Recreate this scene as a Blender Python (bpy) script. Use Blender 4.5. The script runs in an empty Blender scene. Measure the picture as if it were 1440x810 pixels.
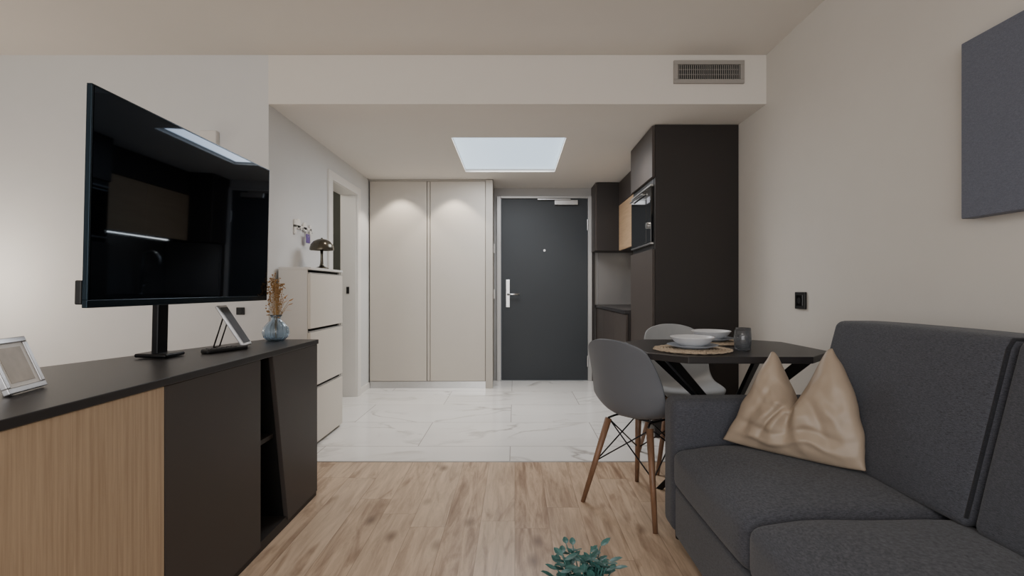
import bpy, bmesh, math, random
from mathutils import Vector, Matrix, noise
random.seed(7)
SC=bpy.context.scene
COL=SC.collection
# ------------------------------------------------------------ materials
def lin(c):
    out=[]
    for v in c:
        v=v/255.0
        out.append(v/12.92 if v<=0.04045 else ((v+0.055)/1.055)**2.4)
    return (out[0],out[1],out[2],1.0)
def base(name):
    m=bpy.data.materials.new(name); m.use_nodes=True
    nt=m.node_tree; b=nt.nodes['Principled BSDF']
    return m,nt,b
def N(nt,t,**kw):
    n=nt.nodes.new(t)
    for k,v in kw.items():
        if k in n.inputs.keys(): n.inputs[k].default_value=v
        else: setattr(n,k,v)
    return n
def L(nt,a,b): nt.links.new(a,b)
def mathn(nt,op,a,b=None,c=None):
    n=nt.nodes.new('ShaderNodeMath'); n.operation=op
    for i,v in enumerate((a,b,c)):
        if v is None: continue
        if isinstance(v,(int,float)): n.inputs[i].default_value=v
        else: L(nt,v,n.inputs[i])
    return n.outputs[0]
def mixc(nt,fac,a,b,mode='MIX'):
    n=nt.nodes.new('ShaderNodeMix'); n.data_type='RGBA'; n.blend_type=mode
    for idx,v in ((0,fac),(6,a),(7,b)):
        if isinstance(v,(int,float)): n.inputs[idx].default_value=v
        elif isinstance(v,tuple): n.inputs[idx].default_value=v
        else: L(nt,v,n.inputs[idx])
    return n.outputs[2]
def mapr(nt,v,a,b,c,d):
    n=N(nt,'ShaderNodeMapRange'); L(nt,v,n.inputs[0])
    for i,x in enumerate((a,b,c,d)): n.inputs[i+1].default_value=x
    return n.outputs[0]
def simple(name,col,rough=.6,metal=0.,var=.06,scale=8.,bump=0.,bscale=60.,spec=.5,emis=None,es=0.,trans=0.,coat=0.,ior=1.45,tint=None):
    m,nt,b=base(name)
    c=lin(col)
    tc=N(nt,'ShaderNodeTexCoord')
    n=N(nt,'ShaderNodeTexNoise',Scale=scale,Detail=3.0); L(nt,tc.outputs['Object'],n.inputs['Vector'])
    lo=tuple(max(0,x*(1-var)) for x in c[:3])+(1,); hi=tuple(min(1,x*(1+var)) for x in c[:3])+(1,)
    L(nt,mixc(nt,n.outputs['Fac'],lo,hi),b.inputs['Base Color'])
    b.inputs['Roughness'].default_value=rough; b.inputs['Metallic'].default_value=metal
    b.inputs['Specular IOR Level'].default_value=spec
    b.inputs['Transmission Weight'].default_value=trans; b.inputs['Coat Weight'].default_value=coat
    b.inputs['IOR'].default_value=ior
    if tint: b.inputs['Specular Tint'].default_value=tint
    if emis: b.inputs['Emission Color'].default_value=lin(emis); b.inputs['Emission Strength'].default_value=es
    if bump>0:
        n2=N(nt,'ShaderNodeTexNoise',Scale=bscale,Detail=4.0); L(nt,tc.outputs['Object'],n2.inputs['Vector'])
        bp=N(nt,'ShaderNodeBump',Strength=bump,Distance=0.01); L(nt,n2.outputs['Fac'],bp.inputs['Height']); L(nt,bp.outputs[0],b.inputs['Normal'])
    return m
def sep(nt):
    tc=N(nt,'ShaderNodeTexCoord'); s=N(nt,'ShaderNodeSeparateXYZ'); L(nt,tc.outputs['Object'],s.inputs[0]); return tc,s
def comb(nt,x,y,z):
    n=N(nt,'ShaderNodeCombineXYZ')
    for i,v in enumerate((x,y,z)):
        if isinstance(v,(int,float)): n.inputs[i].default_value=v
        else: L(nt,v,n.inputs[i])
    return n.outputs[0]
def m_planks():
    m,nt,b=base('oak_plank_floor'); tc,s=sep(nt)
    PW,PL=.150,1.25
    xs=mathn(nt,'DIVIDE',s.outputs['X'],PW); row=mathn(nt,'FLOOR',xs)
    w1=N(nt,'ShaderNodeTexWhiteNoise',noise_dimensions='1D'); L(nt,row,w1.inputs['W'])
    ys=mathn(nt,'ADD',mathn(nt,'DIVIDE',s.outputs['Y'],PL),mathn(nt,'MULTIPLY',w1.outputs['Value'],7.3)); colm=mathn(nt,'FLOOR',ys)
    w2=N(nt,'ShaderNodeTexWhiteNoise',noise_dimensions='2D'); L(nt,comb(nt,row,colm,0.),w2.inputs['Vector']); r=w2.outputs['Value']
    fx=mathn(nt,'FRACT',xs); fy=mathn(nt,'FRACT',ys)
    ex=mathn(nt,'MULTIPLY',mathn(nt,'MINIMUM',fx,mathn(nt,'SUBTRACT',1.,fx)),PW); ey=mathn(nt,'MULTIPLY',mathn(nt,'MINIMUM',fy,mathn(nt,'SUBTRACT',1.,fy)),PL)
    seam=mapr(nt,mathn(nt,'MINIMUM',ex,ey),.0004,.0018,1.,0.)
    off=mathn(nt,'MULTIPLY',r,37.)
    gv=comb(nt,mathn(nt,'ADD',mathn(nt,'MULTIPLY',s.outputs['X'],17.),off),mathn(nt,'MULTIPLY',s.outputs['Y'],1.7),off)
    n1=N(nt,'ShaderNodeTexNoise',Scale=1.6,Detail=8.,Roughness=.68,Distortion=.6); L(nt,gv,n1.inputs['Vector'])
    gv2=comb(nt,mathn(nt,'ADD',mathn(nt,'MULTIPLY',s.outputs['X'],9.),off),mathn(nt,'MULTIPLY',s.outputs['Y'],1.6),off)
    n2=N(nt,'ShaderNodeTexNoise',Scale=1.1,Detail=5.,Distortion=1.8); L(nt,gv2,n2.inputs['Vector'])
    ramp=N(nt,'ShaderNodeValToRGB'); L(nt,n1.outputs['Fac'],ramp.inputs[0])
    e=ramp.color_ramp.elements; e[0].position=.32; e[0].color=lin((132,104,82)); e[1].position=.61; e[1].color=lin((199,173,147))
    c=mixc(nt,mathn(nt,'MULTIPLY',r,.5),ramp.outputs[0],lin((217,195,171)))
    c=mixc(nt,mapr(nt,n2.outputs['Fac'],.54,.70,0.,.62),c,lin((124,96,74)))
    vv=comb(nt,mathn(nt,'ADD',mathn(nt,'MULTIPLY',s.outputs['X'],5.),off),mathn(nt,'MULTIPLY',s.outputs['Y'],2.4),off)
    vo=N(nt,'ShaderNodeTexVoronoi',Scale=1.); L(nt,vv,vo.inputs['Vector'])
    c=mixc(nt,mapr(nt,vo.outputs['Distance'],.03,.16,.75,0.),c,lin((92,67,49)))
    c=mixc(nt,mathn(nt,'MULTIPLY',seam,.55),c,lin((100,78,60)))
    L(nt,c,b.inputs['Base Color']); b.inputs['Roughness'].default_value=.34; b.inputs['Specular IOR Level'].default_value=.4
    bp=N(nt,'ShaderNodeBump',Strength=.1,Distance=.004); L(nt,n1.outputs['Fac'],bp.inputs['Height']); L(nt,bp.outputs[0],b.inputs['Normal'])
    return m
def m_marble():
    m,nt,b=base('white_marble_tile'); tc,s=sep(nt)
    vec=comb(nt,mathn(nt,'ADD',s.outputs['X'],.63),mathn(nt,'ADD',s.outputs['Y'],-.33),0.)
    br=N(nt,'ShaderNodeTexBrick',Scale=1.0); br.offset=.5
    br.inputs['Color1'].default_value=(0,0,0,1); br.inputs['Color2'].default_value=(1,1,1,1)
    br.inputs['Mortar Size'].default_value=.003; br.inputs['Mortar Smooth'].default_value=.1
    br.inputs['Brick Width'].default_value=1.2; br.inputs['Row Height'].default_value=.6
    L(nt,vec,br.inputs['Vector'])
    rnd=N(nt,'ShaderNodeSeparateColor'); L(nt,br.outputs['Color'],rnd.inputs[0]); off=mathn(nt,'MULTIPLY',rnd.outputs[0],9.)
    gv=comb(nt,mathn(nt,'ADD',s.outputs['X'],off),mathn(nt,'MULTIPLY',s.outputs['Y'],1.7),off)
    n1=N(nt,'ShaderNodeTexNoise',Scale=1.0,Detail=6.,Roughness=.5,Distortion=1.2); L(nt,gv,n1.inputs['Vector'])
    n2=N(nt,'ShaderNodeTexNoise',Scale=1.4,Detail=2.); L(nt,gv,n2.inputs['Vector'])
    a=mathn(nt,'ABSOLUTE',mathn(nt,'SUBTRACT',n1.outputs['Fac'],.5))
    v=mathn(nt,'MULTIPLY',mathn(nt,'MULTIPLY',mapr(nt,a,0.,.035,1.,0.),mapr(nt,n2.outputs['Fac'],.42,.64,0.,1.)),.85)
    c=mixc(nt,n2.outputs['Fac'],lin((218,215,212)),lin((240,238,234)))
    c=mixc(nt,v,c,lin((170,164,158)))
    c=mixc(nt,mathn(nt,'MULTIPLY',br.outputs['Fac'],.85),c,lin((158,153,148)))
    L(nt,c,b.inputs['Base Color']); b.inputs['Roughness'].default_value=.15
    return m
def m_wood(name,c1,c2,axis='Z',sc=1.0,rough=.45,k1=30.,k2=2.):
    m,nt,b=base(name); tc,s=sep(nt)
    k=dict(X=(k2,k1,k1),Y=(k1,k2,k1),Z=(k1,k1,k2))[axis]
    v=comb(nt,*[mathn(nt,'MULTIPLY',s.outputs[a],k[i]*sc) for i,a in enumerate('XYZ')])
    n1=N(nt,'ShaderNodeTexNoise',Scale=1.6,Detail=7.,Roughness=.72,Distortion=.3); L(nt,v,n1.inputs['Vector'])
    ramp=N(nt,'ShaderNodeValToRGB'); L(nt,n1.outputs['Fac'],ramp.inputs[0])
    e=ramp.color_ramp.elements; e[0].position=.3; e[0].color=lin(c1); e[1].position=.68; e[1].color=lin(c2)
    L(nt,ramp.outputs[0],b.inputs['Base Color']); b.inputs['Roughness'].default_value=rough
    bp=N(nt,'ShaderNodeBump',Strength=.08,Distance=.003); L(nt,n1.outputs['Fac'],bp.inputs['Height']); L(nt,bp.outputs[0],b.inputs['Normal'])
    return m
def m_fabric(name,c1,c2,scale=750.,amp=.25):
    m,nt,b=base(name); tc,s=sep(nt)
    n1=N(nt,'ShaderNodeTexNoise',Scale=scale,Detail=2.,Roughness=.6); L(nt,tc.outputs['Object'],n1.inputs['Vector'])
    st=comb(nt,mathn(nt,'MULTIPLY',s.outputs['X'],110.),mathn(nt,'MULTIPLY',s.outputs['Y'],110.),mathn(nt,'MULTIPLY',s.outputs['Z'],800.))
    n2=N(nt,'ShaderNodeTexNoise',Scale=1.,Detail=3.); L(nt,st,n2.inputs['Vector'])
    ramp=N(nt,'ShaderNodeValToRGB'); L(nt,mathn(nt,'ADD',mathn(nt,'MULTIPLY',n1.outputs['Fac'],.5),mathn(nt,'MULTIPLY',n2.outputs['Fac'],.5)),ramp.inputs[0])
    e=ramp.color_ramp.elements; e[0].position=.36; e[0].color=lin(c1); e[1].position=.64; e[1].color=lin(c2)
    L(nt,ramp.outputs[0],b.inputs['Base Color']); b.inputs['Roughness'].default_value=.9; b.inputs['Specular IOR Level'].default_value=.2
    b.inputs['Sheen Weight'].default_value=.12
    bp=N(nt,'ShaderNodeBump',Strength=amp,Distance=.002); L(nt,n1.outputs['Fac'],bp.inputs['Height']); L(nt,bp.outputs[0],b.inputs['Normal'])
    return m
M={}
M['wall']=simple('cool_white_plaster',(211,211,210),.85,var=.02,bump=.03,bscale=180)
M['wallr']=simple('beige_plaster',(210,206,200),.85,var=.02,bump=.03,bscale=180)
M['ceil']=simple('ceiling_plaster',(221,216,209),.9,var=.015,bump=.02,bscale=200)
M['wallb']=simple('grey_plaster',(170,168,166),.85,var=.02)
M['white']=simple('white_lacquer',(226,223,218),.4,var=.01)
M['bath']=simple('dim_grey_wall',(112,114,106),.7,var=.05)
M['planks']=m_planks(); M['marble']=m_marble()
M['ward']=simple('greige_laminate',(188,181,171),.5,var=.015)
M['wardside']=simple('greige_side_panel',(176,170,161),.5,var=.015)
M['wardgroove']=simple('greige_groove',(158,152,144),.5,var=.015)
M['steel']=simple('brushed_steel',(196,196,196),.3,metal=1.,var=.05,scale=40)
M['alu']=simple('anodised_aluminium',(176,174,172),.4,metal=.4,var=.03)
M['door']=simple('charcoal_door',(46,50,54),.5,var=.04)
M['darkcab']=simple('dark_brown_laminate',(38,33,31),.55,var=.04)
M['darkcab_lit']=simple('dark_brown_laminate_lit',(64,57,53),.5,var=.04)  # lighter copy of the cabinet brown, lit look of the fronts put into colour
M['sbdark']=simple('matte_anthracite_front',(62,57,55),.5,var=.04)
M['black']=simple('matte_black',(18,18,19),.5,var=.1)
M['blackin']=simple('dark_interior',(12,12,13),.8,var=.1)
M['blackgloss']=simple('black_glass',(6,6,7),.06,var=.0,coat=.3)
M['screen']=simple('screen_glass',(3,3,4),.03,var=.0,spec=.45,tint=(.25,.55,1.,1.))
M['tvedge']=simple('blue_grey_bezel',(30,44,54),.25,metal=.7,var=.1)
M['blackmetal']=simple('black_metal',(22,22,24),.35,metal=.6,var=.1)
M['bronze']=simple('smoky_bronze_metal',(92,88,78),.22,metal=.85,var=.1)
M['oak']=m_wood('light_oak_veneer',(160,137,112),(194,172,145),'Z',k1=60.,k2=1.4)
M['oak2']=m_wood('oak_cabinet_veneer',(180,146,112),(206,174,138),'Y')
M['legwood']=m_wood('walnut_beech_leg',(96,70,52),(134,100,76),'Z')
M['sofa']=m_fabric('charcoal_woven_fabric',(46,48,54),(86,88,96))
M['sofadk']=m_fabric('dark_piping_fabric',(26,27,31),(44,45,50))
M['canvas']=m_fabric('slate_canvas',(90,94,107),(110,114,127),400.,.15)
M['shell']=simple('grey_plastic_shell',(94,98,105),.5,var=.03)
M['shelll']=simple('light_grey_plastic_shell',(156,159,162),.5,var=.03)
M['pillow']=simple('taupe_beige_satin',(158,142,125),.42,var=.07,scale=5,bump=.06,bscale=18.)
M['tabletop']=simple('black_table_laminate',(40,38,39),.38,var=.06,scale=20)
M['splash']=simple('grey_backsplash',(116,113,111),.35,var=.08,scale=3)
M['ceramic']=simple('white_ceramic',(206,208,212),.3,var=.02)
M['plategrey']=simple('grey_ceramic',(150,156,166),.3,var=.03)
M['jute']=simple('jute_weave',(186,168,146),.9,var=.4,scale=120,bump=.6,bscale=250)
M['smoke']=simple('smoked_glass',(170,174,180),.03,trans=.85,var=.0,spec=1.)
M['blueglass']=simple('blue_tinted_glass',(206,222,236),.03,trans=.95,var=.02)
M['stem']=simple('dried_stem',(160,128,84),.9,var=.2)
M['dried']=simple('dried_brown_bloom',(150,116,76),.95,var=.45,scale=90)
M['orange']=simple('dried_orange_leaf',(214,158,84),.8,var=.2,scale=60)
M['leaf']=simple('teal_green_leaf',(60,104,100),.42,var=.4,scale=24)
M['pot']=simple('pale_ceramic_pot',(200,196,190),.5,var=.04)
M['soil']=simple('potting_soil',(46,34,26),.95,var=.4,scale=90)
M['silver']=simple('silver_frame',(176,176,178),.3,metal=.7,var=.05)
M['photo']=simple('faded_print',(180,170,158),.4,var=.3,scale=26)
M['tabpic']=simple('dark_print',(58,60,66),.45,var=.3,scale=12,spec=.2)
M['purple']=simple('purple_tag',(92,66,140),.5,var=.1)
M['sky']=simple('daylit_sky_glass',(200,215,226),.5,emis=(198,219,238),es=1.35)
M['led']=simple('led_diffuser',(255,250,240),.5,emis=(255,240,220),es=26.)
M['chest']=simple('white_laminate',(210,207,202),.45,var=.01)
M['chestf']=simple('cream_laminate_front',(209,202,191),.45,var=.01)
M['vent']=simple('vent_grey_metal',(162,158,153),.5,metal=.2,var=.03)
M['plastic']=simple('white_plastic',(216,213,208),.5,var=.01)
M['darkknob']=simple('brushed_dark_knob',(60,60,62),.3,metal=.8)  # plain dark metal for the remote buttons

# ------------------------------------------------------------ mesh helpers
def loft(bm,A,B):
    va=[bm.verts.new(p) for p in A]; vb=[bm.verts.new(p) for p in B]; n=len(A)
    bm.faces.new(va[::-1]); bm.faces.new(vb)
    for i in range(n):
        j=(i+1)%n; bm.faces.new((va[i],va[j],vb[j],vb[i]))
def box(bm,lo,hi):
    x0,y0,z0=lo; x1,y1,z1=hi
    loft(bm,[(x0,y0,z0),(x1,y0,z0),(x1,y1,z0),(x0,y1,z0)],[(x0,y0,z1),(x1,y0,z1),(x1,y1,z1),(x0,y1,z1)])
def prism(bm,pts,z0,z1): loft(bm,[(x,y,z0) for x,y in pts],[(x,y,z1) for x,y in pts])
def frame_of(d):
    d=Vector(d).normalized(); a=Vector((0,0,1)) if abs(d.z)<.9 else Vector((1,0,0))
    u=d.cross(a).normalized(); v=d.cross(u).normalized(); return d,u,v
def cyl(bm,p0,p1,r0,r1=None,seg=16):
    r1=r0 if r1 is None else r1
    p0=Vector(p0);p1=Vector(p1); d,u,v=frame_of(p1-p0)
    f=lambda c,r:[c+u*math.cos(2*math.pi*i/seg)*r+v*math.sin(2*math.pi*i/seg)*r for i in range(seg)]
    loft(bm,f(p0,r0),f(p1,r1))
def tube(bm,pts,r,seg=10):
    pts=[Vector(p) for p in pts]; rings=[]
    d0,u,v=frame_of(pts[1]-pts[0])
    for i,p in enumerate(pts):
        d=(pts[min(i+1,len(pts)-1)]-pts[max(i-1,0)]).normalized()
        u=(u-d*u.dot(d)).normalized(); v=d.cross(u)
        rr=r[i] if isinstance(r,(list,tuple)) else r
        rings.append([bm.verts.new(p+u*math.cos(2*math.pi*k/seg)*rr+v*math.sin(2*math.pi*k/seg)*rr) for k in range(seg)])
    for a,b in zip(rings,rings[1:]):
        for k in range(seg):
            j=(k+1)%seg; bm.faces.new((a[k],a[j],b[j],b[k]))
    bm.faces.new(rings[0][::-1]); bm.faces.new(rings[-1])
def lathe(bm,prof,c=(0,0,0),seg=40,rib=0,ribn=12):
    cx,cy,cz=c; rings=[]
    for r,z in prof:
        if r<1e-5: rings.append([bm.verts.new((cx,cy,cz+z))]*seg)
        else: rings.append([bm.verts.new((cx+(r*(1+rib*math.cos(ribn*2*math.pi*k/seg)))*math.cos(2*math.pi*k/seg),cy+(r*(1+rib*math.cos(ribn*2*math.pi*k/seg)))*math.sin(2*math.pi*k/seg),cz+z)) for k in range(seg)])
    for a,b in zip(rings,rings[1:]):
        for k in range(seg):
            j=(k+1)%seg
            vs=[]
            for q in (a[k],a[j],b[j],b[k]):
                if q not in vs: vs.append(q)
            if len(vs)>2:
                try: bm.faces.new(vs)
                except ValueError: pass
def rbox(bm,lo,hi,r,puff=(0,0,0),n=8,fn=None,nr=4):
    lo=Vector(lo);hi=Vector(hi); cs=[]
    for a in range(3):
        L_=[lo[a]+r*(1-math.cos(math.pi/2*k/nr)) for k in range(nr)]
        L_+= [lo[a]+r+(hi[a]-lo[a]-2*r)*k/n for k in range(n+1)]
        L_+= [hi[a]-r*(1-math.cos(math.pi/2*k/nr)) for k in range(nr-1,-1,-1)]
        cs.append(L_)
    cen=(lo+hi)/2; half=(hi-lo)/2
    vd={}
    def V(p):
        key=tuple(round(q,5) for q in p)
        if key in vd: return vd[key]
        p=Vector(p); inner=Vector([min(max(p[a],lo[a]+r),hi[a]-r) for a in range(3)])
        d=p-inner
        q=inner+d.normalized()*r if d.length>1e-7 else p
        u=[(q[a]-cen[a])/half[a] for a in range(3)]
        for a in range(3):
            b_,c_=[(1,2),(0,2),(0,1)][a]
            q[a]+=puff[a]*u[a]*max(0,(1-abs(u[b_])**3))*max(0,(1-abs(u[c_])**3))
        if fn: q=Vector(fn(q))
        v=bm.verts.new(q); vd[key]=v; return v
    for a in range(3):
        b_,c_=[(1,2),(2,0),(0,1)][a]
        for side in (0,1):
            pa=cs[a][0] if side==0 else cs[a][-1]
            for i in range(len(cs[b_])-1):
                for j in range(len(cs[c_])-1):
                    q=[]
                    for (ii,jj) in ((i,j),(i+1,j),(i+1,j+1),(i,j+1)):
                        p=[0,0,0]; p[a]=pa; p[b_]=cs[b_][ii]; p[c_]=cs[c_][jj]; q.append(V(p))
                    if side==0: q=q[::-1]
                    if len(set(q))>2:
                        try: bm.faces.new(q)
                        except ValueError: pass
def thing(name,label,cat,loc,rot=(0,0,0),group=None):
    o=bpy.data.objects.new(name,None); o.empty_display_size=.1
    o.location=loc; o.rotation_euler=rot; COL.objects.link(o)
    o['label']=label; o['category']=cat
    if group: o['group']=group
    return o
def mk(name,bm,mat,parent=None,local=False,bevel=0,smooth=False,label=None,cat=None,kind=None,group=None,seg=2,sub=0,solid=0,origin=None):
    bmesh.ops.recalc_face_normals(bm,faces=bm.faces)
    off=Vector((0,0,0))
    if parent is None:
        xs=[v.co for v in bm.verts]
        off=Vector(((min(p.x for p in xs)+max(p.x for p in xs))/2,(min(p.y for p in xs)+max(p.y for p in xs))/2,min(p.z for p in xs))) if origin is None else Vector(origin)
    elif not local:
        r=parent
        while r.parent: r=r.parent
        off=Vector(r.location)
    for v in bm.verts: v.co-=off
    me=bpy.data.meshes.new(name); bm.to_mesh(me); bm.free()
    o=bpy.data.objects.new(name,me); COL.objects.link(o)
    if parent is None: o.location=off
    else: o.parent=parent
    me.materials.append(mat)
    if smooth:
        for p in me.polygons: p.use_smooth=True
    if solid:
        s=o.modifiers.new('solid','SOLIDIFY'); s.thickness=solid; s.offset=0
    if sub:
        s=o.modifiers.new('sub','SUBSURF'); s.levels=sub; s.render_levels=sub
    if bevel:
        b=o.modifiers.new('bevel','BEVEL'); b.width=bevel; b.segments=seg; b.limit_method='ANGLE'; b.angle_limit=math.radians(40)
    if label: o['label']=label
    if cat: o['category']=cat
    if kind: o['kind']=kind
    if group: o['group']=group
    return o
def B(*boxes):
    bm=bmesh.new()
    for lo,hi in boxes: box(bm,lo,hi)
    return bm
def C(*cs,seg=20):
    bm=bmesh.new()
    for c in cs: cyl(bm,*c,seg=seg)
    return bm
def struct(name,bm,mat,label,cat='wall',bevel=0): return mk(name,bm,mat,label=label,cat=cat,kind='structure',bevel=bevel,origin=(0,0,0))

XR=1.54; XL=-1.51; YB=5.74; YS=3.14; HC=2.457; HL=2.155; XF=-3.7; YN=-2.6
# ------------------------------------------------------------ structure
struct('floor',B(((XF,YN,-.08),(XR,3.03,0))),M['planks'],'light oak plank floor with visible grain','floor')
struct('floor.001',B(((XF,3.03,-.08),(XR+.1,YB+.1,0))),M['marble'],'white marble tile floor with grey veins','floor')
struct('trim_1',B(((XL,3.022,-.001),(XR,3.034,.0035))),M['alu'],'thin metal threshold between wood and tile floor','trim')
struct('wall_right',B(((XR,YN,0),(XR+.12,YB+.12,HC))),M['wallr'],'smooth warm beige plaster wall')
struct('wall_left',B(((XF-.12,YN,0),(XF,YS+.2,HC))),M['wall'],'plain white plaster wall')
struct('wall_front',B(((XF-.12,YN-.12,0),(XR+.12,YN,HC))),M['wall'],'plain white plaster wall')
struct('wall_side',B(((XF,YS,0),(XL,YS+.14,HC))),M['wall'],'white plaster wall beside the passage')
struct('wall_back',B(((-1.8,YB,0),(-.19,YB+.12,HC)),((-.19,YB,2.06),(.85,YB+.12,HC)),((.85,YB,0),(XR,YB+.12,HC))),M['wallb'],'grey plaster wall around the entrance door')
struct('wall_partition',B(((XL-.14,YS+.14,0),(XL,4.20,HL)),((XL-.14,4.88,0),(XL,YB,HL)),((XL-.14,4.20,1.93),(XL,4.88,HL))),M['wall'],'white partition wall with a doorway')
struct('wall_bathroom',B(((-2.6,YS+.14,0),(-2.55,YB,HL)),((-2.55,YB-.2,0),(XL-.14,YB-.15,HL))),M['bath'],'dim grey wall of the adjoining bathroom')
struct('ceiling',B(((XF-.12,YN-.12,HC),(XR+.12,YB+.12,HC+.1))),M['ceil'],'warm white flat plaster ceiling','ceiling')
sx0,sx1,sy0,sy1=-.475,.385,3.83,4.95
struct('ceiling.001',B(((-1.51,YS-.004,HL),(XR,YS+.14,HC-.001)),((-2.6,YS+.14,HL),(XR,sy0,HC-.001)),((-2.6,sy1,HL),(XR,YB,HC-.001)),((-2.6,sy0,HL),(sx0,sy1,HC-.001)),((sx1,sy0,HL),(XR,sy1,HC-.001))),M['ceil'],'lowered plaster ceiling with a rectangular skylight opening','ceiling')
struct('window_1',B(((sx0,sy0,HL+.03),(sx1,sy1,HL+.04))),M['sky'],'rectangular skylight glowing with pale blue daylight','window')
# doorway casing
cy0,cy1=4.12,4.97
struct('trim_3',B(((XL,cy0,0),(XL+.018,4.205,1.99)),((XL,4.875,0),(XL+.018,cy1,1.99)),((XL,4.205,1.92),(XL+.018,4.875,1.99)),
 ((XL-.15,4.20,0),(XL,4.212,1.93)),((XL-.15,4.868,0),(XL,4.88,1.93)),((XL-.15,4.212,1.918),(XL,4.868,1.93))),M['white'],'white painted door casing of the bathroom doorway','door frame',bevel=.003)
struct('trim_4',B(((XL-.09,4.862,.98),(XL-.065,4.869,1.045))),M['black'],'small black latch plate on the door jamb','latch')
struct('baseboard_left',B(((XL,4.97,0),(XL+.012,5.28,.06)),((XL,3.86,0),(XL+.012,4.12,.06))),M['white'],'white baseboard','baseboard')
# entrance door
struct('trim_5',B(((-.20,5.70,0),(-.155,5.76,2.06)),((.815,5.70,0),(.86,5.76,2.06)),((-.155,5.70,2.035),(.815,5.76,2.06))),M['alu'],'light grey metal frame of the entrance door','door frame',bevel=.003)
d=struct('door_1',B(((-.15,5.715,.008),(.81,5.76,2.03))),M['door'],'charcoal flat entrance door with steel lever','door',bevel=.004)
mk('handle_plate',B(((-.10,5.707,.82),(-.055,5.716,1.13))),M['steel'],parent=d,bevel=.004)
bm=bmesh.new(); tube(bm,[(-.078,5.71,.965),(-.078,5.66,.965),(-.065,5.652,.965),(.05,5.652,.965)],.011); mk('handle',bm,M['steel'],parent=d,smooth=True)
mk('lock_cylinder',C(((-.078,5.70,.88),(-.078,5.71,.88),.014)),M['steel'],parent=d)
mk('peephole',C(((.33,5.706,1.455),(.33,5.716,1.455),.013)),M['steel'],parent=d)
mk('door_closer',B(((.44,5.66,1.955),(.70,5.715,2.01))),M['steel'],parent=d,bevel=.005)
mk('closer_arm',B(((.25,5.67,2.012),(.62,5.69,2.026))),M['steel'],parent=d,bevel=.003)
mk('hinge',C(((.812,5.705,1.68),(.812,5.705,1.80),.010)),M['steel'],parent=d)
mk('hinge',C(((.812,5.705,.16),(.812,5.705,.28),.010)),M['steel'],parent=d)
for z in (1.42,.92):
    mk('light_switch',B(((-.232,5.60,z),(-.220,5.67,z+.10))),M['plastic'],label='small switch plate beside the entrance door',cat='switch',bevel=.003,group='entrance switches')
# ------------------------------------------------------------ wardrobe
w=thing('wardrobe','tall greige built-in wardrobe with flat double doors','wardrobe',(-.87,5.5,0))
mk('body',B(((-1.505,5.31,.06),(-.232,5.735,2.15))),M['wardgroove'],parent=w)
mk('door',B(((-1.495,5.278,.075),(-.910,5.299,2.135))),M['ward'],parent=w,bevel=.003)
mk('door',B(((-.870,5.278,.075),(-.305,5.299,2.135))),M['ward'],parent=w,bevel=.003)
mk('grip_rail',B(((-.904,5.290,.075),(-.876,5.309,2.135))),M['ward'],parent=w,bevel=.002)
mk('side_panel',B(((-.300,5.270,0),(-.228,5.309,2.15))),M['wardside'],parent=w,bevel=.002)
mk('plinth',B(((-1.495,5.285,.0),(-.302,5.309,.07))),M['steel'],parent=w)
mk('crown_strip',B(((-1.505,5.282,2.138),(-.302,5.309,2.152))),M['wardside'],parent=w)
# ------------------------------------------------------------ shoe cabinet
c=thing('shoe_cabinet','slim cream shoe cabinet with three tilting fronts','cabinet',(-1.4,3.54,0))
mk('body',B(((-1.495,3.236,.0),(-1.312,3.25,1.145)),((-1.495,3.826,.0),(-1.312,3.84,1.145)),((-1.495,3.25,.0),(-1.485,3.826,1.145)),((-1.495,3.236,1.145),(-1.290,3.84,1.162))),M['chest'],parent=c,bevel=.002)
mk('inner_carcass',B(((-1.485,3.25,.01),(-1.325,3.826,1.14))),M['blackin'],parent=c)
for i in range(3):
    z=.02+i*.375
    mk('drawer',B(((-1.312,3.238,z),(-1.292,3.838,z+.350))),M['chestf'],parent=c,bevel=.003)
    mk('grip_strip',B(((-1.320,3.252,z+.352),(-1.300,3.824,z+.358))),M['alu'],parent=c,label='thin light metal grip strip')
# mushroom lamp
l=thing('table_lamp','small smoky bronze mushroom lamp on the shoe cabinet','lamp',(-1.365,3.62,1.1625))
bm=bmesh.new(); lathe(bm,[(0,0),(.045,0),(.047,.006),(.04,.012),(.018,.02),(.011,.04),(.009,.09),(.011,.15),(0,.155)]); mk('base',bm,M['bronze'],parent=l,local=True,smooth=True)
bm=bmesh.new(); lathe(bm,[(.083,.135),(.082,.15),(.074,.175),(.055,.198),(.03,.211),(.006,.216),(.006,.222),(0,.222)]); lathe(bm,[(.083,.135),(.079,.136),(.07,.172),(.05,.194),(0,.21)]); mk('lamp_shade',bm,M['bronze'],parent=l,local=True,smooth=True)
# key rack
k=thing('key_rack','white wall key rack with small hooks and keys','key rack',(-1.51,3.62,1.44))
bm=bmesh.new(); box(bm,(-1.509,3.49,1.445),(-1.497,3.77,1.465)); box(bm,(-1.509,3.49,1.40),(-1.497,3.515,1.50)); cyl(bm,(-1.509,3.55,1.475),(-1.497,3.55,1.475),.036,seg=20); box(bm,(-1.509,3.68,1.41),(-1.497,3.70,1.445)); box(bm,(-1.509,3.745,1.42),(-1.497,3.77,1.49)); cyl(bm,(-1.509,3.66,1.465),(-1.497,3.66,1.465),.034,seg=20)
mk('board',bm,M['white'],parent=k,bevel=.002)
for y in (3.54,3.60,3.66,3.73):
    bm=bmesh.new(); tube(bm,[(-1.497,y,1.452),(-1.482,y,1.445),(-1.475,y,1.435),(-1.478,y,1.425),(-1.472,y,1.43)],.003,6); mk('hook',bm,M['steel'],parent=k,smooth=True)
q=thing('key_bunch','bunch of keys with a purple tag on the rack','keys',(-1.476,3.66,1.43))
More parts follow.
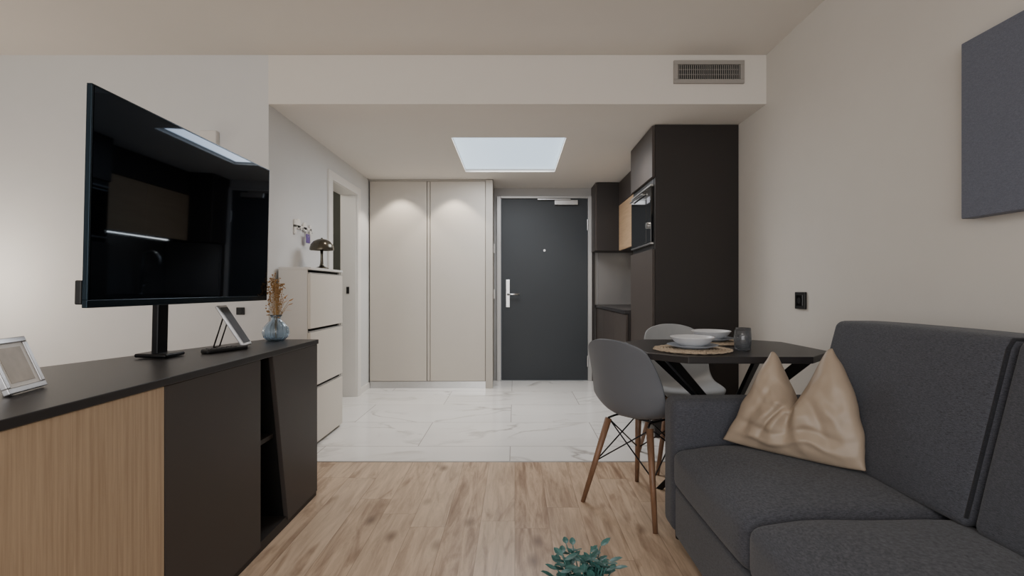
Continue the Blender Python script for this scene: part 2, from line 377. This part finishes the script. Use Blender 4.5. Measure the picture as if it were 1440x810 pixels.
mk('tag',B(((-1.482,3.63,1.35),(-1.476,3.69,1.415))),M['purple'],parent=q,bevel=.004)
bm=bmesh.new(); tube(bm,[(-1.477,3.66+.015*math.cos(a),1.412+.018*math.sin(a)) for a in [i*math.pi/8 for i in range(17)]],.0015,6); box(bm,(-1.480,3.695,1.355),(-1.477,3.702,1.405)); cyl(bm,(-1.481,3.698,1.41),(-1.477,3.698,1.41),.011)
mk('key',bm,M['steel'],parent=q)
# small wall items on the side wall
mk('thermostat',B(((-1.91,3.10,1.90),(-1.81,3.1395,1.985))),M['plastic'],label='small white plastic box mounted on the wall above the television',cat='wall box',bevel=.006)
s=thing('wall_socket','black wall socket behind the sideboard','socket',(-1.68,3.138,.865))
mk('plate',B(((-1.705,3.130,.865),(-1.655,3.1395,.91))),M['black'],parent=s,bevel=.003)
mk('insert',C(((-1.68,3.1285,.888),(-1.68,3.1305,.888),.015)),M['blackgloss'],parent=s)
# ------------------------------------------------------------ vent
v=thing('air_vent','grey metal air conditioning vent grille in the soffit','vent',(1.185,3.13,2.277))
mk('frame',B(((.97,3.118,2.277),(1.40,3.136,2.302)),((.97,3.118,2.392),(1.40,3.136,2.417)),((.97,3.118,2.302),(.995,3.136,2.392)),((1.375,3.118,2.302),(1.40,3.136,2.392))),M['vent'],parent=v,bevel=.002)
mk('recess',B(((.995,3.1325,2.302),(1.375,3.1355,2.392))),M['blackin'],parent=v)
bm=bmesh.new()
for i in range(30):
    x=1.001+i*.0126; box(bm,(x,3.122,2.303),(x+.003,3.133,2.391))
for z in (2.332,2.362): box(bm,(.995,3.127,z),(1.375,3.131,z+.003))
mk('grille',bm,M['vent'],parent=v)
# ------------------------------------------------------------ kitchen
t=thing('tall_kitchen_unit','tall dark brown kitchen unit reaching the ceiling','cabinet',(1.24,3.85,0))
mk('body',B(((.965,3.52,0),(1.538,3.545,2.152)),((.965,4.145,0),(1.538,4.17,2.152)),((.965,3.545,.08),(1.538,4.145,1.30)),((.965,3.545,1.79),(1.538,4.145,2.152)),((1.48,3.545,1.30),(1.538,4.145,1.79))),M['darkcab'],parent=t,bevel=.001)
mk('door',B(((.944,3.523,1.795),(.964,4.168,2.145))),M['darkcab_lit'],parent=t,bevel=.002)
mk('door',B(((.944,3.523,.09),(.964,4.168,1.298))),M['darkcab_lit'],parent=t,bevel=.002)
mw=thing('microwave','built-in black glass microwave oven with control strip','microwave',(1.2,3.85,1.302))
mk('body',B(((.962,3.548,1.302),(1.45,4.142,1.788))),M['black'],parent=mw,bevel=.002)
mk('door',B(((.942,3.68,1.35),(.961,4.14,1.735))),M['blackgloss'],parent=mw,bevel=.003)
mk('control_panel',B(((.942,3.55,1.35),(.961,3.675,1.735))),M['blackgloss'],parent=mw,bevel=.003)
mk('upper_trim',B(((.940,3.548,1.738),(.961,4.142,1.75))),M['steel'],parent=mw)
mk('lower_trim',B(((.940,3.548,1.335),(.961,4.142,1.347))),M['steel'],parent=mw)
mk('knob',C(((.925,3.612,1.47),(.942,3.612,1.47),.022)),M['steel'],parent=mw)
mk('display',B(((.9405,3.575,1.63),(.9425,3.65,1.67))),simple('display_glow',(60,60,64),.3,emis=(200,200,210),es=.5),parent=mw)
mk('handle',C(((.925,3.72,1.71),(.925,4.10,1.71),.006),((.925,3.74,1.71),(.942,3.74,1.71),.004),((.925,4.08,1.71),(.942,4.08,1.71),.004)),M['steel'],parent=mw)
b_=thing('kitchen_base_cabinet','dark brown kitchen base cabinet under the counter','cabinet',(1.24,4.95,0))
mk('body',B(((.925,4.172,.08),(1.538,5.735,.82))),M['darkcab'],parent=b_)
mk('plinth',B(((.96,4.172,0),(1.538,5.735,.08))),M['black'],parent=b_)
for i in range(3):
    y=4.174+i*.52
    mk('door',B(((.905,y,.085),(.924,y+.515,.815))),M['darkcab_lit'],parent=b_,bevel=.002)
mk('kitchen_worktop',B(((.895,4.172,.82),(1.538,5.735,.85))),M['tabletop'],label='thin dark kitchen worktop',cat='worktop',bevel=.002)
f=thing('kitchen_faucet','curved steel kitchen faucet on the worktop','faucet',(1.42,5.22,.8505))
fx=1.42
bm=bmesh.new(); tube(bm,[(fx,5.22,.8505),(fx,5.22,1.2)]+[(fx-.09+.09*math.cos(a),5.22,1.2+.09*math.sin(a)) for a in [i*math.pi/10 for i in range(1,11)]]+[(fx-.18,5.22,1.14)],.014,12); cyl(bm,(fx,5.22,.8505),(fx,5.22,.86),.028); mk('spout',bm,M['steel'],parent=f,smooth=True)
bm=bmesh.new(); tube(bm,[(fx,5.235,.93),(fx,5.27,.95),(fx,5.31,.97)],.006); mk('lever',bm,M['steel'],parent=f,smooth=True)
mk('kitchen_backsplash',B(((1.525,4.172,.851),(1.539,5.72,1.428)),((.93,5.722,.851),(1.524,5.739,1.428))),M['splash'],label='smooth grey backsplash panel above the worktop',cat='backsplash')
u=thing('kitchen_wall_cabinet','wall cabinet with oak fronts and dark upper doors','cabinet',(1.3,4.8,1.43))
mk('body',B(((1.12,4.172,1.43),(1.538,5.41,2.152))),M['darkcab'],parent=u)
for i in range(2):
    y=4.174+i*.619
    mk('door',B(((1.10,y,1.43),(1.119,y+.615,1.905))),M['oak2'],parent=u,bevel=.002,label='light oak cabinet door')
    mk('door',B(((1.10,y,1.912),(1.119,y+.615,2.148))),M['darkcab_lit'],parent=u,bevel=.002,label='dark cabinet door')
u2=thing('kitchen_end_cabinet','deep dark cabinet at the end of the kitchenette','cabinet',(1.18,5.58,1.43))
mk('body',B(((.87,5.412,1.43),(1.538,5.72,2.152))),M['darkcab'],parent=u2,bevel=.002)
mk('door',B(((.852,5.414,1.432),(.869,5.718,2.15))),M['darkcab_lit'],parent=u2,bevel=.002)
mk('end_panel',B(((.865,5.69,0),(.89,5.735,1.43))),M['darkcab'],parent=u2)
mk('led_strip',B(((1.28,4.2,1.422),(1.30,5.38,1.4295))),M['led'],label='warm LED strip under the wall cabinet',cat='light')
# ------------------------------------------------------------ wall picture, socket
mk('wall_canvas',B(((1.497,.95,1.256),(1.5395,1.718,1.843))),M['canvas'],label='plain slate grey canvas panel hung on the wall',cat='picture',bevel=.003)
s=thing('wall_socket','black square wall socket above the sofa','socket',(1.535,2.745,.915))
mk('plate',B(((1.526,2.698,.915),(1.5395,2.793,1.006))),M['black'],parent=s,bevel=.003)
mk('insert',B(((1.5235,2.715,.932),(1.5265,2.776,.989))),M['blackgloss'],parent=s,bevel=.002)
mk('socket_hole',C(((1.522,2.745,.960),(1.524,2.745,.960),.017)),M['blackin'],parent=s)
# ------------------------------------------------------------ sideboard
SX=-.98; yE=2.54; y0=.45
bk=lambda y:-1.245-(2.54-y)*.298
sb=thing('sideboard','long black sideboard with an oak door and slanted open niche','sideboard',(-1.2,1.6,0))
bm=bmesh.new(); prism(bm,[(SX+.004,y0),(SX+.004,yE+.008),(bk(yE),yE+.008),(bk(y0),y0)],.75,.772); mk('top_board',bm,M['tabletop'],parent=sb,bevel=.002)
bm=bmesh.new()
prism(bm,[(SX-.005,y0+.02),(SX-.005,yE-.001),(bk(yE)+.005,yE-.001),(bk(y0)+.005,y0+.02)],.0,.04)
prism(bm,[(bk(y0)+.005,y0+.02),(bk(y0)+.025,y0+.02),(bk(yE)+.025,yE-.02),(bk(yE)+.005,yE-.02)],.04,.75)
prism(bm,[(SX-.02,yE-.02),(SX-.02,yE),(bk(yE)+.005,yE),(bk(yE)+.005,yE-.02)],.02,.75)
prism(bm,[(SX-.02,1.955),(SX-.02,1.975),(bk(1.975)+.025,1.975),(bk(1.955)+.025,1.955)],.04,.75)
prism(bm,[(SX-.02,1.435),(SX-.02,1.455),(bk(1.455)+.025,1.455),(bk(1.435)+.025,1.435)],.04,.75)
prism(bm,[(SX-.02,y0),(SX-.02,y0+.02),(bk(y0)+.025,y0+.02),(bk(y0)+.005,y0)],.02,.75)
mk('carcass',bm,M['darkcab'],parent=sb)
bm=bmesh.new(); prism(bm,[(SX-.03,1.975),(SX-.03,2.14),(bk(2.14)+.03,2.14),(bk(1.975)+.03,1.975)],.40,.418); mk('shelf',bm,M['darkcab'],parent=sb)
mk('door',B(((SX-.019,y0+.002,.022),(SX,1.432,.749))),M['oak'],parent=sb,bevel=.002,label='light oak veneer door')
mk('door',B(((SX-.019,1.436,.022),(SX,1.975,.749))),M['sbdark'],parent=sb,bevel=.002,label='matte anthracite door')
bm=bmesh.new(); loft(bm,[(SX-.02,2.215,.022),(SX,2.215,.022),(SX,yE,.022),(SX-.02,yE,.022)],[(SX-.02,2.075,.749),(SX,2.075,.749),(SX,yE,.749),(SX-.02,yE,.749)]); mk('door',bm,M['sbdark'],parent=sb,bevel=.002,label='matte anthracite door with slanted edge')
bm=bmesh.new(); loft(bm,[(bk(2.2)+.03,2.215,.04),(SX-.02,2.215,.04),(SX-.02,2.235,.04),(bk(2.2)+.03,2.235,.04)],[(bk(2.07)+.03,2.075,.75),(SX-.02,2.075,.75),(SX-.02,2.095,.75),(bk(2.07)+.03,2.095,.75)]); mk('slanted_divider',bm,M['black'],parent=sb)
TT=.7725
# TV
tv=thing('television','large flat black television on a pedestal stand, switched off','television',(-1.305,1.88,TT),(0,math.radians(1.3),math.radians(.25)))
mk('screen',B(((.1225,-.472,.222),(.1285,.538,.810))),M['screen'],parent=tv,local=True)
mk('bezel',B(((.113,-.48,.199),(.1275,.546,.221)),((.113,-.48,.811),(.1275,.546,.816)),((.113,-.48,.221),(.1275,-.473,.811)),((.113,.539,.221),(.1275,.546,.811)),((.113,-.473,.221),(.122,.539,.811))),M['tvedge'],parent=tv,local=True,bevel=.001)
mk('back_housing',B(((.060,-.25,.26),(.113,.35,.62))),M['black'],parent=tv,local=True,bevel=.01)
mk('speaker_end',B(((.094,-.482,.208),(.1125,-.42,.275))),M['black'],parent=tv,local=True,bevel=.003)
bm=bmesh.new(); box(bm,(-.012,-.028,.012),(.012,.028,.40)); box(bm,(.012,-.06,.30),(.061,.06,.40)); mk('stand_pole',bm,M['blackmetal'],parent=tv,local=True,bevel=.004)
bm=bmesh.new(); rbox(bm,(-.055,-.055,.0025),(.060,.055,.0165),.006,n=2); mk('stand_base',bm,M['blackmetal'],parent=tv,local=True,smooth=True)
# photo frame
pf=thing('photo_frame','silver picture frame leaning on the sideboard','photo frame',(-1.165,1.175,TT+.0035),(0,math.radians(-22),math.radians(13)))
Wf,Hf=.132,.135
mk('frame',B(((-.008,0,0),(.006,Wf,.014)),((-.008,0,Hf-.014),(.006,Wf,Hf)),((-.008,0,.014),(.006,.014,Hf-.014)),((-.008,Wf-.014,.014),(.006,Wf,Hf-.014))),M['silver'],parent=pf,local=True,bevel=.002)
mk('mat_board',B(((-.007,.014,.014),(.0015,Wf-.014,Hf-.014))),M['white'],parent=pf,local=True)
mk('print',B(((.001,.026,.024),(.0025,Wf-.026,Hf-.024))),M['photo'],parent=pf,local=True)
bm=bmesh.new(); loft(bm,[(-.01,.05,.09),(-.01,.08,.09),(-.008,.08,.09),(-.008,.05,.09)],[(-.050,.05,-.020),(-.050,.08,-.020),(-.047,.08,-.020),(-.047,.05,-.020)]); mk('easel_leg',bm,M['black'],parent=pf,local=True)
# tablet frame on easel
tf=thing('tablet_display','silver framed tablet on a folding easel stand','tablet',(-1.13,2.14,TT+.012),(0,math.radians(-32),math.radians(8)))
mk('frame',B(((-.014,0,0),(.0,.09,.20))),M['silver'],parent=tf,local=True,bevel=.004)
mk('screen',B(((.0,.010,.012),(.0015,.080,.188))),M['tabpic'],parent=tf,local=True)
bm=bmesh.new(); tube(bm,[(-.01,.015,.15),(-.112,.015,.061)],.003,6); tube(bm,[(-.01,.075,.15),(-.112,.075,.061)],.003,6); tube(bm,[(-.112,.015,.061),(-.112,.075,.061)],.003,6); mk('easel_leg',bm,M['blackmetal'],parent=tf,local=True,smooth=True)
rm=thing('remote_control','slim black remote control on the sideboard','remote control',(-1.16,2.05,TT),(0,0,math.radians(68)))
mk('body',B(((-.09,-.022,0),(.09,.022,.016))),M['black'],parent=rm,local=True,bevel=.005)
bm=bmesh.new()
for i in range(6):
    for j in range(3): cyl(bm,(-.07+i*.022,-.012+j*.012,.0155),(-.07+i*.022,-.012+j*.012,.018),.004,seg=8)
mk('buttons',bm,M['darkknob'],parent=rm,local=True)
# vase
vs=thing('glass_vase','small ribbed blue glass vase on the sideboard','vase',(-1.155,2.475,TT))
bm=bmesh.new(); lathe(bm,[(0,0),(.035,0),(.055,.018),(.061,.04),(.056,.065),(.036,.088),(.022,.1),(.02,.112),(.028,.124),(.027,.125),(.0175,.112),(.0195,.1),(.0335,.088),(.0535,.065),(.0585,.04),(.0525,.02),(.034,.004),(0,.004)],seg=72,rib=.03,ribn=18); mk('bowl',bm,M['blueglass'],parent=vs,local=True,smooth=True)
df=thing('dried_flowers','dried brown and orange flower sprigs standing in a vase','dried flowers',(-1.155,2.475,TT+.008))
bmS=bmesh.new(); bmD=bmesh.new(); bmO=bmesh.new()
for i in range(20):
    a=random.uniform(0,6.28); sp=random.uniform(.005,.044); h=random.uniform(.17,.31)
    top=Vector((math.cos(a)*sp-.006,math.sin(a)*sp,h))
    tube(bmS,[(0,0,.0),(math.cos(a)*.006,math.sin(a)*.006,.10),tuple(top)],.0012,5)
    for k2 in range(16):
        p=top+Vector((random.uniform(-.010,.010),random.uniform(-.010,.010),random.uniform(-.07,.01)))
        bmesh.ops.create_icosphere(bmD,subdivisions=1,radius=random.uniform(.002,.0052),matrix=Matrix.Translation(p))
for i in range(9):
    p=Vector((random.uniform(.025,.065),random.uniform(-.02,.02),random.uniform(.13,.21)))
    tube(bmS,[(0,0,.09),tuple(p)],.001,5)
    d=Vector((random.uniform(.3,1),random.uniform(-.6,.6),random.uniform(-.1,.6))).normalized(); s_=d.cross(Vector((0,0,1))).normalized()*.009
    vv=[bmO.verts.new(q) for q in (p,p+d*.013+s_,p+d*.034,p+d*.013-s_)]; bmO.faces.new(vv)
for bmx,nm,mt in ((bmS,'stem','stem'),(bmD,'flower_head','dried'),(bmO,'leaf','orange')): mk(nm,bmx,M[mt],parent=df,local=True)
# ------------------------------------------------------------ dining table
TB=.75
dt=thing('dining_table','black octagonal dining table with crossed metal legs','table',(.99,2.40,0))
x0,x1,ya,yb,ch=.565,1.375,2.05,2.77,.13
bm=bmesh.new(); prism(bm,[(x0+ch,ya),(x1-ch-.05,ya),(x1,ya+ch+.05),(x1,yb-ch),(x1-ch,yb),(x0+ch,yb),(x0,yb-ch),(x0,ya+ch)],TB-.028,TB); mk('tabletop',bm,M['tabletop'],parent=dt,bevel=.003)
hub=Vector((1.0,2.42,.40))
def beam(bm,p0,p1,w0,w1,t=.022):
    p0=Vector(p0);p1=Vector(p1); d=(p1-p0).normalized(); side=Vector((-d.y,d.x,0)).normalized(); up=Vector((d.x,d.y,0)).normalized()
    f=lambda c,w:[c+side*t/2+up*w/2,c+side*t/2-up*w/2,c-side*t/2-up*w/2,c-side*t/2+up*w/2]
    loft(bm,f(p0,w0),f(p1,w1))
for tx,ty,bx,by in ((.66,2.17,1.30,2.62),(1.28,2.64,.74,2.24),(.68,2.64,1.30,2.24),(1.25,2.19,.74,2.62)):
    bm=bmesh.new(); c0=hub+Vector(((tx-1)*.04,(ty-2.42)*.04,0)); beam(bm,(tx,ty,TB-.028),tuple(c0),.068,.045,.02); beam(bm,tuple(c0),(bx,by,0),.045,.035,.02); mk('leg',bm,M['blackmetal'],parent=dt,bevel=.003)
def placemat(loc):
    bm=bmesh.new()
    for i in range(11):
        r=.012+i*.0128; pts=[(r*math.cos(a),r*math.sin(a),.004+.0012*math.sin(a*22+i*2)) for a in [j*math.pi/66 for j in range(133)]]
        tube(bm,pts,.0060 if i else .008,6)
    for j in range(34):
        a0=2*math.pi*j/34; cx,cy=(.150+random.uniform(-.003,.006))*math.cos(a0),.152*math.sin(a0); rr=random.uniform(.009,.017)
        tube(bm,[(cx+rr*math.cos(b),cy+rr*math.sin(b),.0055+random.uniform(0,.001)) for b in [q*math.pi/6 for q in range(13)]],.0030,5)
    lo=min(v.co.z for v in bm.verts)
    for v_ in bm.verts: v_.co.z-=lo
    hi=max(v.co.z for v in bm.verts)
    for v_ in bm.verts: v_.co+=Vector(loc)
    mk('placemat',bm,M['jute'],label='round woven jute placemat with looped edge on the table',cat='placemat',smooth=True,group='placemats on the dining table')
    return hi
def plate(loc,r=.108):
    bm=bmesh.new(); lathe(bm,[(0,0),(r*.6,0),(r*.65,.003),(r,.014),(r,.016),(r*.64,.006),(0,.005)],c=loc,seg=48); return mk('plate',bm,M['plategrey'],label='grey ceramic dinner plate under a bowl',cat='plate',smooth=True,group='plates on the dining table')
def bowl(loc,r=.095):
    bm=bmesh.new(); lathe(bm,[(0,0),(r*.45,0),(r*.5,.004),(r*.82,.022),(r*.97,.040),(r,.043),(r*.97,.045),(r*.93,.041),(r*.78,.026),(r*.45,.010),(0,.009)],c=loc,seg=48); return mk('bowl',bm,M['ceramic'],label='shallow white ceramic bowl on a plate',cat='bowl',smooth=True,group='bowls on the dining table')
for (x,y) in ((.78,2.25),(.985,2.57)):
    h=placemat((x,y,TB+.0003)); plate((x,y,TB+h+.0006)); bowl((x,y,TB+h+.0065))
def glass(loc):
    bm=bmesh.new(); lathe(bm,[(0,0),(.028,0),(.034,.01),(.037,.05),(.034,.088),(.033,.089),(.0355,.05),(.0325,.012),(.0,.008)],c=loc,seg=36); return mk('drinking_glass',bm,M['smoke'],label='smoked drinking glass on the table',cat='glass',smooth=True,group='glasses on the dining table')
glass((1.01,2.27,TB+.0005)); glass((1.075,2.41,TB+.0005))
# ------------------------------------------------------------ chairs
def cr(P,t):
    n=len(P)-1; x=t*n; i=min(int(x),n-1); f=x-i
    g=lambda j:P[max(0,min(n,j))]
    out=[]
    for a,b,c_,d in zip(g(i-1),g(i),g(i+1),g(i+2)):
        out.append(.5*(2*b+(c_-a)*f+(2*a-5*b+4*c_-d)*f*f+(3*b-a-3*c_+d)*f**3))
    return out
PR=[(.205,.425,.15,.0,.0),(.185,.448,.182,.012,0),(.08,.440,.20,.028,0),(-.05,.430,.207,.045,.0),(-.14,.44,.208,.075,.02),(-.180,.495,.205,.07,.045),(-.205,.58,.20,.03,.06),(-.23,.68,.188,.0,.055),(-.255,.765,.165,-.012,.04),(-.268,.800,.12,-.02,.03)]
def chair_parts(root,shellmat):
    bm=bmesh.new(); nu,nv=16,28; G=[]
    for j in range(nv+1):
        y,z,w_,rz,fy=cr(PR,j/nv); row=[]
        for i in range(nu+1):
            u_=-1+2*i/nu
            row.append(bm.verts.new((w_*u_,y+fy*abs(u_)**2.2,z+rz*abs(u_)**2.4)))
        G.append(row)
    for j in range(nv):
        for i in range(nu): bm.faces.new((G[j][i],G[j][i+1],G[j+1][i+1],G[j+1][i]))
    mk('seat_shell',bm,shellmat,parent=root,local=True,smooth=True,solid=.008,sub=1)
    for sx in (-1,1):
        for sy in (-1,1):
            bm=bmesh.new(); cyl(bm,(sx*.118,sy*.115-.01,.405),(sx*.207,sy*.207,0),.0165,.0105,seg=14); mk('leg',bm,M['legwood'],parent=root,local=True,smooth=True)
    bm=bmesh.new()
    P=lambda sx,sy,z:(sx*(.118+(.089)*(1-z/.405)),sy*(.115+.092*(1-z/.405)),z)
    for s1,s2 in (((-1,-1),(1,-1)),((-1,1),(1,1)),((-1,-1),(-1,1)),((1,-1),(1,1))):
        tube(bm,[P(*s1,.40),P(*s2,.20)],.0035,6); tube(bm,[P(*s2,.40),P(*s1,.20)],.0035,6)
    for sx in (-1,1): tube(bm,[(sx*.115,-.13,.41),(sx*.10,-.10,.42),(sx*.10,.10,.42),(sx*.115,.11,.41)],.005,6)
    tube(bm,[(-.10,-.07,.42),(.10,-.07,.42)],.005,6); tube(bm,[(-.10,.08,.42),(.10,.08,.42)],.005,6)
    mk('leg_brace',bm,M['blackmetal'],parent=root,local=True,smooth=True)
ch1=thing('dining_chair','grey plastic shell chair with wooden legs beside the table','chair',(.618,2.43,0),(0,0,math.radians(-51)),'dining chairs')
chair_parts(ch1,M['shell'])
ch2=thing('dining_chair','light grey plastic shell chair behind the dining table','chair',(.99,3.02,0),(0,0,math.radians(180)),'dining chairs')
chair_parts(ch2,M['shelll'])
# ------------------------------------------------------------ sofa
so=thing('sofa','dark grey woven fabric sofa with loose cushions along the wall','sofa',(1.06,1.2,0))
FX=.625
bm=bmesh.new(); rbox(bm,(FX+.005,.10,.05),(1.50,2.018,.245),.012); mk('base',bm,M['sofa'],parent=so,smooth=True)
bm=bmesh.new(); rbox(bm,(FX,2.022,.05),(1.52,2.160,.58),.036,puff=(.0,.006,.004)); mk('armrest',bm,M['sofa'],parent=so,smooth=True)
bm=bmesh.new(); rbox(bm,(1.40,.10,.245),(1.525,2.02,.80),.03); mk('back_frame',bm,M['sofa'],parent=so,smooth=True)
def sag(p):
    w_=max(0,min(1,(p.z-.30)/.1)); 
    return (p.x,p.y,p.z-.016*w_*math.exp(-((p.x-.63)/.10)**2)+.004*w_*noise.noise(Vector((p.x*5,p.y*5,1.))))
for (a,b2) in ((1.385,2.018),(.745,1.375),(.105,.735)):
    bm=bmesh.new(); rbox(bm,(FX-.005,a,.246),(1.20,b2,.410),.036,puff=(.008,.003,.020),n=14,fn=sag); mk('seat_cushion',bm,M['sofa'],parent=so,smooth=True)
def lean(p): return (p.x+.25*(p.z-.41),p.y,p.z)
for (a,b2) in ((1.29,2.005),(.56,1.276)):
    bm=bmesh.new(); rbox(bm,(1.130,a,.415),(1.29,b2,.898),.024,puff=(.018,.004,.006),fn=lean); mk('back_cushion',bm,M['sofa'],parent=so,smooth=True)
    bm=bmesh.new()
    tube(bm,[Vector(lean(Vector((1.137,a+.008,.44+.43*i/8)))) for i in range(9)]+[Vector(lean(Vector((1.145+.13*i/6,a+.008,.892)))) for i in range(7)],.0055,8)
    mk('piping',bm,M['sofadk'],parent=so,smooth=True)
for x,y in ((.68,.16),(.68,2.10),(1.46,.16),(1.46,2.10)): mk('foot',C(((x,y,0),(x,y,.055),.02,.024)),M['black'],parent=so)
# pillow
bm=bmesh.new()
dv=Vector((.67,-.742,0)).normalized(); nv_=Vector((-.742,-.67,0)).normalized(); c0=Vector((1.002,1.842,.430))+nv_*.040
nU,nV=96,96
def pil(u_,v_,side):
    vp=(v_+1)/2; au=abs(u_)
    hw=.236*(1-vp)**.9+.112*(1-(1-vp)**.9)
    hw+=(.020 if u_>0 else -.012)*math.sin(math.pi*vp)   # full near side, sagging far side
    hgt=.405-.022*(u_<0)*au+.008*(u_>0)*au
    z=hgt*vp - .232*(1-au**1.0)*vp**1.9 - .030*max(0,(au-.78)/.22)**2*vp**3
    x=u_*hw + (.018*vp**2)*(u_<0)*au
    e=max(0,(1-u_**2))*max(0,(1-v_**2))
    t=.076*e**.42
    t*= 1-.62*math.exp(-((u_+.03)/.14)**2)*vp**1.1
    t*= 1-.18*(u_<0)*au
    nz=noise.noise(Vector((u_*1.3,v_*1.3,side*3.1)))
    f=0
    for u0,sl,w_,am in ((-.10,-.35,.07,.010),(.12,.30,.07,.010),(-.35,-.75,.09,.010),(.40,.70,.08,-.009),(-.22,-.55,.05,-.010),(.02,.02,.06,-.007),(.62,.9,.09,.007),(-.6,-.6,.08,-.009)):
        uc=u0+sl*(.5-vp)*.8+.12*nz
        f+=am*math.exp(-((u_-uc)/w_)**2)*math.exp(-((vp-.45)/.33)**2)
    for v0,w_,am in ((.14,.035,.007),(.25,.04,-.006)):
        f+=am*math.exp(-((vp-v0-.10*noise.noise(Vector((u_*1.8,side,4.))))/w_)**2)
    t+=f*min(1,e*3)
    t+=.010*noise.noise(Vector((u_*2.2+7,v_*2.2+3*side,2.3)))*min(1,e*3)
    t+=.004*noise.noise(Vector((u_*6+1,v_*5+2*side,5.3)))*min(1,e*3)
    back=.085*vp
    return c0+dv*(x+.008*noise.noise(Vector((u_*2,v_*3,9.)))*au)+Vector((0,0,1))*(z+.010*au**4*(1-vp)**2)+nv_*(side*t-back+.015*au**3*(1-vp)**3)
for side in (1,-1):
    G=[[bm.verts.new(pil(-1+2*i/nU,-1+2*j/nV,side)) for i in range(nU+1)] for j in range(nV+1)]
    for j in range(nV):
        for i in range(nU): bm.faces.new((G[j][i],G[j][i+1],G[j+1][i+1],G[j+1][i]))
bmesh.ops.remove_doubles(bm,verts=bm.verts,dist=.0005)
mk('throw_pillow',bm,M['pillow'],label='taupe beige satin pillow with a chopped top on the sofa',cat='pillow',smooth=True)
# ------------------------------------------------------------ plant
pl=thing('potted_plant','small teal green leafy plant in a pale pot','plant',(.205,1.45,0))
bm=bmesh.new(); lathe(bm,[(0,0),(.05,0),(.052,.004),(.068,.12),(.068,.125),(.062,.125),(.058,.10),(0,.10)]); mk('pot',bm,M['pot'],parent=pl,local=True,smooth=True)
bm=bmesh.new(); lathe(bm,[(0,.101),(.03,.106),(.057,.102)]); mk('soil',bm,M['soil'],parent=pl,local=True,smooth=True)
bmS=bmesh.new(); bmL=bmesh.new()
for i in range(28):
    a=i*2.4+random.uniform(-.3,.3); sp=random.uniform(.01,.11); h=random.uniform(.235,.28)-sp*.25
    base_=Vector((math.cos(a)*.02,math.sin(a)*.02,.10)); top=Vector((math.cos(a)*sp,math.sin(a)*sp,h)); mid=(base_+top)/2+Vector((0,0,.02))
    tube(bmS,[tuple(base_),tuple(mid),tuple(top)],.0018,5)
    for k2 in range(6):
        t_=.45+.55*k2/5; p=base_.lerp(top,t_)+Vector((0,0,.02*math.sin(math.pi*t_)))
        b3=a+k2*2.4+random.uniform(-.4,.4); d=Vector((math.cos(b3),math.sin(b3),random.uniform(.1,.55))).normalized(); sd=d.cross(Vector((0,0,1))).normalized(); Ln=random.uniform(.032,.046); wd=Ln*.28
        nn=sd.cross(d)
        pts=[p,p+d*Ln*.25+sd*wd*.8,p+d*Ln*.5+sd*wd,p+d*Ln*.8+sd*wd*.6,p+d*Ln-nn*.002,p+d*Ln*.8-sd*wd*.6,p+d*Ln*.5-sd*wd,p+d*Ln*.25-sd*wd*.8]
        cc=bmL.verts.new(p+d*Ln*.5-nn*.002); vv=[bmL.verts.new(q) for q in pts]
        for q in range(8): bmL.faces.new((cc,vv[q],vv[(q+1)%8]))
mk('stem',bmS,M['leaf'],parent=pl,local=True); mk('foliage',bmL,M['leaf'],parent=pl,local=True)
# ------------------------------------------------------------ lights
def area(name,loc,rot,size,sy,e,col):
    l=bpy.data.lights.new(name,'AREA'); l.shape='RECTANGLE'; l.size=size; l.size_y=sy; l.energy=e; l.color=col
    o=bpy.data.objects.new(name,l); o.location=loc; o.rotation_euler=rot; COL.objects.link(o); return o
area('rear_fill',(-.9,-2.5,1.35),(math.radians(90),0,0),3.6,2.0,98,(.99,.985,.98))  # added unseen fill behind the camera; the wall there has no window
area('ceiling_fill',(-.6,-.6,2.44),(0,0,0),1.2,1.2,20,(1,.95,.89))  # added ambient fill under the near ceiling, no fitting there
area('skylight_light',(-.045,4.39,HL+.02),(0,0,0),.8,1.05,28,(.95,.97,1.0))
def spot(loc,e,col,ang=100,blend=.6,rot=(0,0,0)):
    l=bpy.data.lights.new('downlight','SPOT'); l.energy=e; l.color=col; l.spot_size=math.radians(ang); l.spot_blend=blend; l.shadow_soft_size=.03
    o=bpy.data.objects.new('downlight',l); o.location=loc; o.rotation_euler=rot; COL.objects.link(o)
for x in (-1.17,-.62): spot((x,5.08,2.14),22,(1,.90,.77),92,.30)
spot((.33,5.15,2.14),15,(1,.90,.78),110,.8)
spot((-.9,3.5,2.14),14,(1,.87,.75),120,.9)
spot((.70,3.7,2.14),18,(1,.87,.75),130,.9)
l=bpy.data.lights.new('lamp_light','POINT'); l.energy=13; l.color=(1,.88,.74); l.shadow_soft_size=.1
o=bpy.data.objects.new('lamp_light',l); o.location=(-3.2,2.7,1.1); COL.objects.link(o)
l=bpy.data.lights.new('bathroom_fill','POINT'); l.energy=8; l.color=(1,.95,.85); l.shadow_soft_size=.1  # added unseen fill to brighten the grey behind the doorway
o=bpy.data.objects.new('bathroom_fill',l); o.location=(-2.1,4.2,2.0); COL.objects.link(o)
wd=bpy.data.worlds.new('world'); SC.world=wd; wd.use_nodes=True
wd.node_tree.nodes['Background'].inputs[0].default_value=(.8,.85,.9,1); wd.node_tree.nodes['Background'].inputs[1].default_value=.3
# ------------------------------------------------------------ camera
cd=bpy.data.cameras.new('camera'); cd.lens=18; cd.sensor_width=36; cd.shift_x=-4/1440; cd.shift_y=2/1440; cd.clip_start=.02
co=bpy.data.objects.new('camera',cd); co.location=(0,0,1.02); co.rotation_euler=(math.radians(90),0,0); COL.objects.link(co); SC.camera=co
